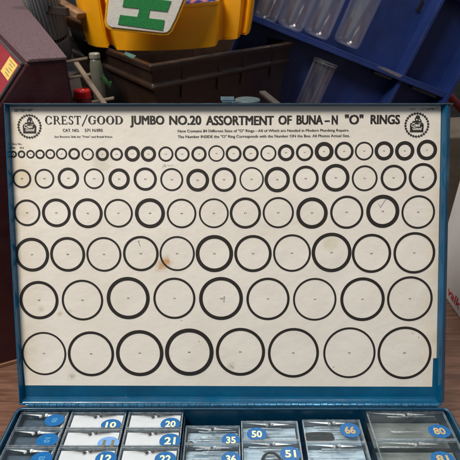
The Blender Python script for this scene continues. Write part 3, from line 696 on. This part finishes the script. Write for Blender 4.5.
# printed blue bag stuffed in the bin
def bag_mat():
    m = mat('printed_bag', rgb(34, 44, 110), .3, c2=rgb(60, 70, 140), scale=30, bump=.6, bscale=60)
    nt = m.node_tree; N = nt.nodes; K = nt.links; bs = N['Principled BSDF']; old = bs.inputs['Base Color'].links[0].from_socket
    v = N.new('ShaderNodeTexNoise'); v.inputs['Scale'].default_value = 26; v.inputs['Detail'].default_value = 2
    r_ = N.new('ShaderNodeValToRGB'); e = r_.color_ramp.elements; e[0].position = .53; e[0].color = (0, 0, 0, 1); e[1].position = .56; e[1].color = (1, 1, 1, 1); K.new(v.outputs['Fac'], r_.inputs[0])
    mx = N.new('ShaderNodeMix'); mx.data_type = 'RGBA'; K.new(r_.outputs[0], mx.inputs[0]); K.new(old, mx.inputs[6]); mx.inputs[7].default_value = rgb(190, 120, 125); K.new(mx.outputs[2], bs.inputs['Base Color'])
    return m
b = MB(); rings = []
for k in range(9):
    ph = math.pi*k/8-math.pi/2; rr = max(.02, math.cos(ph))
    ring = []
    for i in range(28):
        a = 2*math.pi*i/28; j = 1+.08*math.sin(3*a+k)+.05*math.sin(7*a+2*k)
        ring.append((-66+92*rr*j*math.cos(a), 875+42*rr*j*math.sin(a), 394+28*math.sin(ph)+3*math.sin(5*a+k)))
    rings.append(ring)
b.loft(rings); o = b.build('plastic_bag', bag_mat(), smooth=True); tag(o, 'crumpled dark blue bag with pink and white print, stuffed in the yellow bin', 'bag')

# towel-like sign: white with yellow border and a green emblem
sg = thing('fabric_sign', (-110, 800, 330), 'white fabric sign with yellow border and big green block letter, hanging on the yellow bin', 'sign')
def wob(px, py, Y): return onY(px, py, Y + 3*math.sin(px*.13)+2*math.sin(py*.2+px*.05))
def yplane(py): return 800
out2 = [(111, -60), (107.5, -10), (105, 14), (104.2, 22), (105.5, 27), (109.5, 30), (140, 33.2), (163, 35.6), (168.5, 35.2), (172.5, 31.5), (178, 20), (188.5, -5), (205, -60)]
def inset(pts, k):
    cx_ = sum(p[0] for p in pts)/len(pts); cy_ = sum(p[1] for p in pts)/len(pts)
    o_ = []
    for x, y in pts:
        d_ = math.hypot(x-cx_, y-cy_); o_.append((cx_+(x-cx_)*(1-k/max(d_*.62, 1)) if True else x, cy_+(y-cy_)*(1-k/d_)))
    return o_
wm = mat('white_fabric', rgb(236, 233, 226), .85, var=.08, scale=220, bump=.9, bscale=1500)
ym = mat('yellow_fabric', rgb(232, 168, 30), .8, var=.12, scale=220, bump=.8, bscale=1500)
gm = mat('green_fabric', rgb(38, 140, 74), .85, var=.22, scale=600, bump=.9, bscale=1500, detail=2)
b = MB(); b.loft([[onY(*p, 752) for p in out2], [onY(*p, 747) for p in out2]]); b.build('border', ym, sg, bevel=1)
b = MB(); q = [(113, -55), (109.8, -8), (107.6, 14), (106.8, 21.5), (108, 25), (111, 27.3), (140, 30.5), (163, 33), (167, 32.4), (170, 29.8), (175.4, 19), (185.6, -6), (201, -55)]
b.loft([[onY(*p, 746.8) for p in q], [onY(*p, 745) for p in q]]); b.build('cloth', wm, sg, bevel=.8)
b = MB()
for q in [[(120, 14.8), (164.3, 20), (162.6, 30.4), (117.8, 24.2)], [(139.4, 8.6), (149.6, 9.6), (148.1, 18.05), (137.2, 16.75)], [(124.6, -5), (171, 1), (167.0, 11.6), (122.4, 6.6)]]:
    b.loft([[onY(*p, 744.9) for p in q[::-1]], [onY(*p, 743.8) for p in q[::-1]]])
b.build('green_letter', gm, sg)

# ------------------------------------------------------------------ blue parts rack with clear tubes
ra = math.radians(20); O = Vector((355.0, 1010, 253.0)); KR = 1.174; RX = Vector((math.cos(ra), 0, -math.sin(ra))); RU = Vector((math.sin(ra), 0, math.cos(ra)))
def rk(u, v, d=0): return tuple(O+(RX*u+RU*v+Vector((0, -d, 0)))*KR)
rack = thing('parts_rack', (300, 1020, 0), 'dark blue plastic parts rack leaning over to the right behind the case', 'rack')
bl = mat('dark_blue_plastic', rgb(30, 50, 108), .42, chips=(rgb(86, 92, 128), 22, .65), var=.22, scale=12, bump=.3, bscale=50, rvar=.15)
def rbox(mb, u0, u1, v0, v1, d0, d1, m=0):
    mb.add([rk(u0, v0, d0), rk(u1, v0, d0), rk(u1, v1, d0), rk(u0, v1, d0), rk(u0, v0, d1), rk(u1, v0, d1), rk(u1, v1, d1), rk(u0, v1, d1)],
           [(0, 1, 2, 3), (4, 7, 6, 5), (0, 4, 5, 1), (1, 5, 6, 2), (2, 6, 7, 3), (3, 7, 4, 0)], m)
b = MB(); rbox(b, -292, 88, -196, 240, -26, -20); b.build('back_panel', bl, rack, bevel=1)
b = MB(); rbox(b, -292, 84, -4, 2.5, -20, 30); rbox(b, -292, 84, 2.5, 6, 27, 30); rbox(b, -292, 84, -192, -186, -20, 30); b.build('shelf', bl, rack, bevel=1)
b = MB(); rbox(b, -3, 4, -196, 240, -19.8, 22); b.build('upright', bl, rack, bevel=1.5)
b = MB(); rbox(b, 84.2, 92, -196, 240, -19.8, 34); b.build('side_wall', bl, rack, bevel=1.5)
b = MB(); rbox(b, -298.4, -292.2, -196, 240, -19.8, 34); b.build('side_wall', bl, rack, bevel=1.5)
b = MB(); rbox(b, 20, 78, 140, 147, -19.8, 22); b.build('shelf', bl, rack, bevel=1.5)
bc = mat('black_clip', rgb(22, 22, 30), .5)
for c0_, c1_ in ((-52, -18), (24, 72)):
    b = MB(); rbox(b, c0_, c1_, -9.5, -4.2, 5, 27); b.build('clip', bc, rack, bevel=1)
b = MB(); b.cyl(rk(-16, 108, -19.5), rk(-16, 108, -17), 4, n=16); rbox(b, -18, -14, 108, 124, -19.4, -17.2); b.build('keyhole', mat('hole_black', rgb(6, 6, 10), .9), rack)
# worn grey scrape along the shelf edge
b = MB(); b.add([rk(-55, 2.6, 30.4), rk(-8, 0, 30.4), rk(-4, 5.0, 30.4), rk(-40, 5.8, 30.4)], [(0, 1, 2, 3)]); b.build('scuff', mat('scuffed_blue', rgb(110, 105, 115), .7, var=.3, scale=200), rack)
tub = []
def tube(u, v, h, r, label, d=6):
    root = thing('clear_tube', rk(u, v, d), label, 'tube', 'clear plastic tubes on the blue rack')
    b = MB(); a = Vector(rk(u, v, d)); h *= KR; r *= KR
    prof = [(0, .3), (0.3, .72), (1.5, .88), (5, .97), (10, 1), (h*.5, 1.02), (h, 1.04)]
    pts = [tuple(a+RU*t) for t, _ in prof]; b.tube(pts, [r*k for _, k in prof], 28, caps=False)
    b.tube([tuple(a+RU*(t*.94+2.2)) for t, _ in prof], [r*k*.93 for _, k in prof], 28, caps=False)
    b.tube([tuple(a+RU*.2), tuple(a+RU*.9)], [r*.7, r*.7], 28)
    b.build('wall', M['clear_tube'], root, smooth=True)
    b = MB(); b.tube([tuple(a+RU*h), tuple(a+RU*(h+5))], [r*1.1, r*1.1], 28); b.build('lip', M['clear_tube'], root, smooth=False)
    return root
for (px, lb) in [(263, 'clear plastic tube on the blue rack, the one beside the yellow bin'), (289, 'clear plastic tube on the blue rack, second from the yellow bin'), (315, 'clear plastic tube on the blue rack, third from the yellow bin'), (345.5, 'clear plastic tube on the blue rack, farthest from the yellow bin')]:
    py = {263: 19, 289: 28, 315: 36, 345.5: 45}[px]
    p = Vector(onY(px, py, 1003)); dd = (p-O)/KR; u, v = dd.dot(RX), dd.dot(RU)
    tube(u, max(v, 3.2), 120, 23, lb)
tube(-134, -150, 125, 20, 'clear plastic tube below the ledge of the blue rack')

# ------------------------------------------------------------------ clutter behind, left
cr = thing('wooden_crate', (-300, 850, 0), 'low dark wooden crate of odds and ends behind the machine', 'crate')
dk = mat('dark_wood', rgb(58, 44, 36), .7, var=.4, scale=12, stretch=(1, 8, 8), bump=.4)
b = MB(); b.box(-560, -170, 700, 1300, 0, 205); b.build('box', dk, cr, bevel=3)
b = MB()
for k in range(5): b.box(-558+k*80, -492+k*80, 702, 1298, 205.5, 214)
b.build('plank', dk, cr, bevel=2)
tan = mat('tan_wood', rgb(150, 116, 84), .65, var=.35, scale=10, stretch=(10, 1, 10, .5), bump=.4)
def bar(name, p0, p1, wd, th, m, label, cat, up=Vector((0, 0, 1)), group=None):
    p0, p1 = Vector(p0), Vector(p1); d_ = (p1-p0).normalized(); s_ = d_.cross(up).normalized()*wd/2; u_ = s_.cross(d_).normalized()*th/2
    b = MB(); b.loft([[tuple(p+a*s_+c*u_) for a, c in ((-1, -1), (1, -1), (1, 1), (-1, 1))] for p in (p0, p1)])
    o = b.build(name, m, bevel=1); tag(o, label, cat, group); return o
bar('wooden_plank', onY(44, -6, 850), onY(82, 16, 822), 24, 9, tan, 'pale tan wooden plank slanting down towards the yellow bin, upper one', 'plank')
bar('wooden_plank', onY(30, 2, 930), onY(92, 32, 850), 15, 14, mat('brown_wood', rgb(104, 80, 62), .7, var=.3, scale=14, bump=.3), 'darker wooden batten slanting below the pale tan plank', 'plank')
bar('wooden_board', onY(33, 8, 825), onY(68, 12, 790), 8, 12, mat('grey_brown_wood', rgb(48, 39, 34), .7, var=.3, scale=14, bump=.3), 'dark brown board lying level just in front of the top of the ribbed roll', 'board')
bar('metal_rod', onY(18, 2, 1250), onY(50, 8, 1200), 14, 10, mat('rod_grey', rgb(120, 112, 104), .5, .4), 'grey rod lying across the far left corner above the ribbed drum', 'rod')
bar('frame_post', onY(44, 0, 1150), onY(43, 14, 1150), 12, 10, mat('rod_brown', rgb(90, 78, 70), .6), 'short brown post beside the pale tan plank', 'post', up=Vector((0, 1, 0)))
# black folded cover between drum and tote
b = MB(); rings = []
for k, (px, py, Y, w) in enumerate([(36, 8, 1150, 30), (52, 18, 1080, 34), (72, 34, 980, 30), (86, 48, 900, 26), (98, 62, 830, 18), (104, 74, 800, 12)]):
    c0 = Vector(onY(px, py, Y)); ring = []
    for i in range(12):
        a = 2*math.pi*i/12; ring.append((c0.x+w*math.cos(a)*(1+.2*math.sin(3*a+k)), c0.y+20*math.sin(a), c0.z-8+w*.55*math.sin(a)*(1+.25*math.cos(2*a+k))))
    rings.append(ring)
# ribbed grey drum (pleated roll)
dr = thing('ribbed_roll', (-315, 900, 215), 'grey ribbed round roll with a dark band across it, beside the maroon machine', 'roll')
dm_ = mat('grey_ribbed', rgb(165, 172, 180), .5, var=.25, scale=20, rvar=.1)
b = MB(); c0 = Vector(onY(53, 35, 860)); axis = Vector((.10, -.55, .83)).normalized(); X_ = axis.cross(Vector((0, 1, 0))).normalized(); Y_ = axis.cross(X_)
rings = []
n = 240
for k, (t, rr) in enumerate([(-60, .5), (-56, .75), (-42, .93), (-25, 1.0), (-6, 1.03), (-3.5, .95), (0, .94), (2.5, .95), (5, 1.03), (16, 1.0), (50, 1.0), (98, .98), (100, .5)]):
    rings.append([tuple(c0+axis*(t+6)+(X_*math.cos(2*math.pi*i/n)+Y_*math.sin(2*math.pi*i/n))*rr*(26+1.0*math.cos(2*math.pi*i/n*30))) for i in range(n)])
b.loft(rings); b.build('pleated_body', dm_, dr, smooth=False)
b = MB(); b.tube([tuple(c0+axis*(6-2.5)), tuple(c0+axis*(6+2.5))], [25.2, 25.2], 60); b.build('band', M['rubber'], dr)
b = MB()
bk = mat('black_cloth', rgb(12, 11, 12), .95, spec=.1, var=.3, scale=20, bump=.5)
rings2 = []
for k, (px, py, Y, w) in enumerate([(70, 14, 960, 10), (78, 26, 930, 22), (84, 36, 905, 26), (92, 50, 870, 26), (106, 64, 835, 26), (114, 82, 812, 34), (120, 108, 795, 40)]):
    c1 = Vector(onY(px, py, Y))
    rings2.append([(c1.x+w*math.cos(2*math.pi*i/16)*(1+.25*math.sin(3*i+k)), c1.y+26+16*math.sin(2*math.pi*i/16), c1.z+w*.5*math.sin(2*math.pi*i/16)*(1+.2*math.cos(5*i+k))) for i in range(16)])
b.loft(rings2); o = b.build('black_tarp', bk, smooth=False, bevel=0); tag(o, 'crumpled black cloth hanging between the ribbed roll and the brown tote', 'cloth')
gb = mat('grey_wood_bar', rgb(128, 112, 98), .6, var=.25, scale=20, bump=.2)
slf = thing('slatted_frame', (-215, 765, 214), 'open frame of grey brown slats crossing each other behind the red cap', 'frame')
for o_ in [bar('slat', onY(76, 63, 800), onY(107, 108, 715), 8, 5, gb, None, None), 
    bar('slat', onY(64, 62, 830), onY(88, 58, 830), 7, 4, gb, None, None), 
    bar('slat', onY(70, 78, 780), onY(98, 73, 780), 7, 4, gb, None, None), 
    bar('slat', onY(88, 103, 735), onY(114, 98, 735), 7, 4, gb, None, None)]:
    o_.parent = slf; o_.location = -slf.location
# pale bottle
def lathe(mb, x, y, prof, n=28, m=0): mb.loft([[(x+r_*math.cos(2*math.pi*i/n), y+r_*math.sin(2*math.pi*i/n), z) for i in range(n)] for r_, z in prof], m)
bt = thing('pale_bottle', (-214, 770, 214), 'pale greenish translucent bottle standing behind the crossed slats', 'bottle')
b = MB(); lathe(b, -214, 770, [(9, 214.5), (10, 217), (10, 300), (9.5, 312), (8, 319), (7, 322)]); b.build('body', mat('pale_plastic', rgb(100, 102, 90), .35, var=.15), bt, smooth=True)
b = MB(); lathe(b, -214, 770, [(8, 322), (8.5, 323), (8.5, 329), (7, 330.5)]); b.build('cap', mat('pale_cap', rgb(132, 132, 120), .35), bt)
# red capped can
cx_, cy_, cz_ = onY(82, 91, 640)
cn = thing('spray_can', (cx_, cy_, 0), 'dark can with a glossy red cap behind the top edge of the lid', 'can')
b = MB(); lathe(b, cx_, cy_, [(10, 0.5), (10.8, 2), (10.8, cz_-12), (10, cz_-9.5)]); b.build('body', mat('dark_red_can', rgb(110, 18, 26), .35), cn, smooth=False)
b = MB(); lathe(b, cx_, cy_, [(11.2, cz_-9), (11.4, cz_-3), (11.2, cz_), (9.8, cz_+2.2), (7.5, cz_+2.6), (6.8, cz_+1), (1, cz_+.8)]); b.build('cap', mat('red_cap', rgb(190, 22, 30), .2, coat=.5), cn, smooth=False)
# green twine
b = MB(); pts = []
for k in range(40):
    t = k/39; c1 = Vector(onY(101+9*t+2*math.sin(k*1.9), 76+9*t+3*math.cos(k*2.3), 760)); pts.append(tuple(c1))
b.tube(pts, 1.0, 6); o = b.build('green_twine', mat('green_cord', rgb(40, 84, 44), .7), smooth=True); tag(o, 'tangle of dark green cord beside the pale bottle', 'cord')
# grey oval lid just behind the case lid
cx_, cy_, cz_ = onY(247.5, 99.2, 500)
gn = thing('grey_canister', (cx_, cy_, 0), 'slim canister with a flat grey green top right behind the case latch', 'canister')
b = MB(); lathe(b, cx_, cy_, [(12.5, .5), (13, 3), (13, cz_-4)]); b.build('body', M['blue_dark'], gn, smooth=False)
b = MB(); lathe(b, cx_, cy_, [(13.6, cz_-3.8), (13.8, cz_-.6), (13.2, cz_), (.5, cz_+.3)]); b.build('cap', mat('greygreen', rgb(72, 90, 96), .4), gn, smooth=False)
# pale board edge leaning at the right of the canister
bar('wooden_strip', onY(262, 92, 620), onY(284, 110, 560), 9, 4, mat('dusty_wood', rgb(62, 52, 50), .7), 'dusty brown strip of wood leaning behind the lid near the grey canister', 'strip')

# ------------------------------------------------------------------ right side
rt = mat('red_paint', rgb(112, 14, 20), .4, var=.2)
b = MB(); b.cyl(onY(424, 70, 1110), onY(476, 124, 1060), 9, n=18); o = b.build('red_pipe', rt, smooth=False); tag(o, 'thick red pipe slanting behind the right top corner of the lid', 'pipe')
b = MB(); p = onY(452, 128, 640)
b.loft([[(310, 640, 0), (420, 640, 0), (420, 720, 0), (310, 720, 0)], [(306, 646, 232), (420, 640, 240), (420, 720, 246), (310, 722, 240)]])
o = b.build('dark_carton', mat('dark_brown_box', rgb(82, 72, 60), .7, var=.4, scale=14, bump=.4), bevel=3); tag(o, 'dark brown carton between the red pipe and the white printed box', 'carton')
# white printed box
wb = thing('printed_box', (390, 560, 0), 'white cardboard box with red lettering on its side, right of the case lid', 'box')
X0 = 333.0
b = MB(); face = [(500, 0), (628, 0), (618, 240), (500, 240)]
b.loft([[(X0, y, z) for y, z in face], [(X0+120, y, z) for y, z in face]]); b.build('carton', mat('white_carton', rgb(226, 227, 228), .5, var=.06, scale=20, bump=.1), wb, bevel=1.5)
vs, fs = text_geo('valk', .02)
b = MB(); x0 = min(v[0] for v in vs); x1 = max(v[0] for v in vs)
y_far, y_near = onX(447.5, 292, X0)[1], onX(462, 312, X0)[1]
out = [(X0-.3, y_far-(v[0]-x0)/(x1-x0)*(y_far-y_near)*.85, 10+v[1]*19) for v in vs]
b.add(out, fs); b.build('red_lettering', mat('red_print', rgb(196, 34, 46), .5), wb)
b = MB()
b.loft([[(330, 640, 0), (440, 632, 0), (440, 646, 0), (330, 652, 0)], [(322, 655, 190), (440, 650, 240), (440, 662, 240), (322, 668, 190)]])
o = b.build('leaning_board', mat('grey_panel', rgb(120, 118, 120), .5, var=.1)); tag(o, 'grey panel leaning behind the white printed box', 'panel')
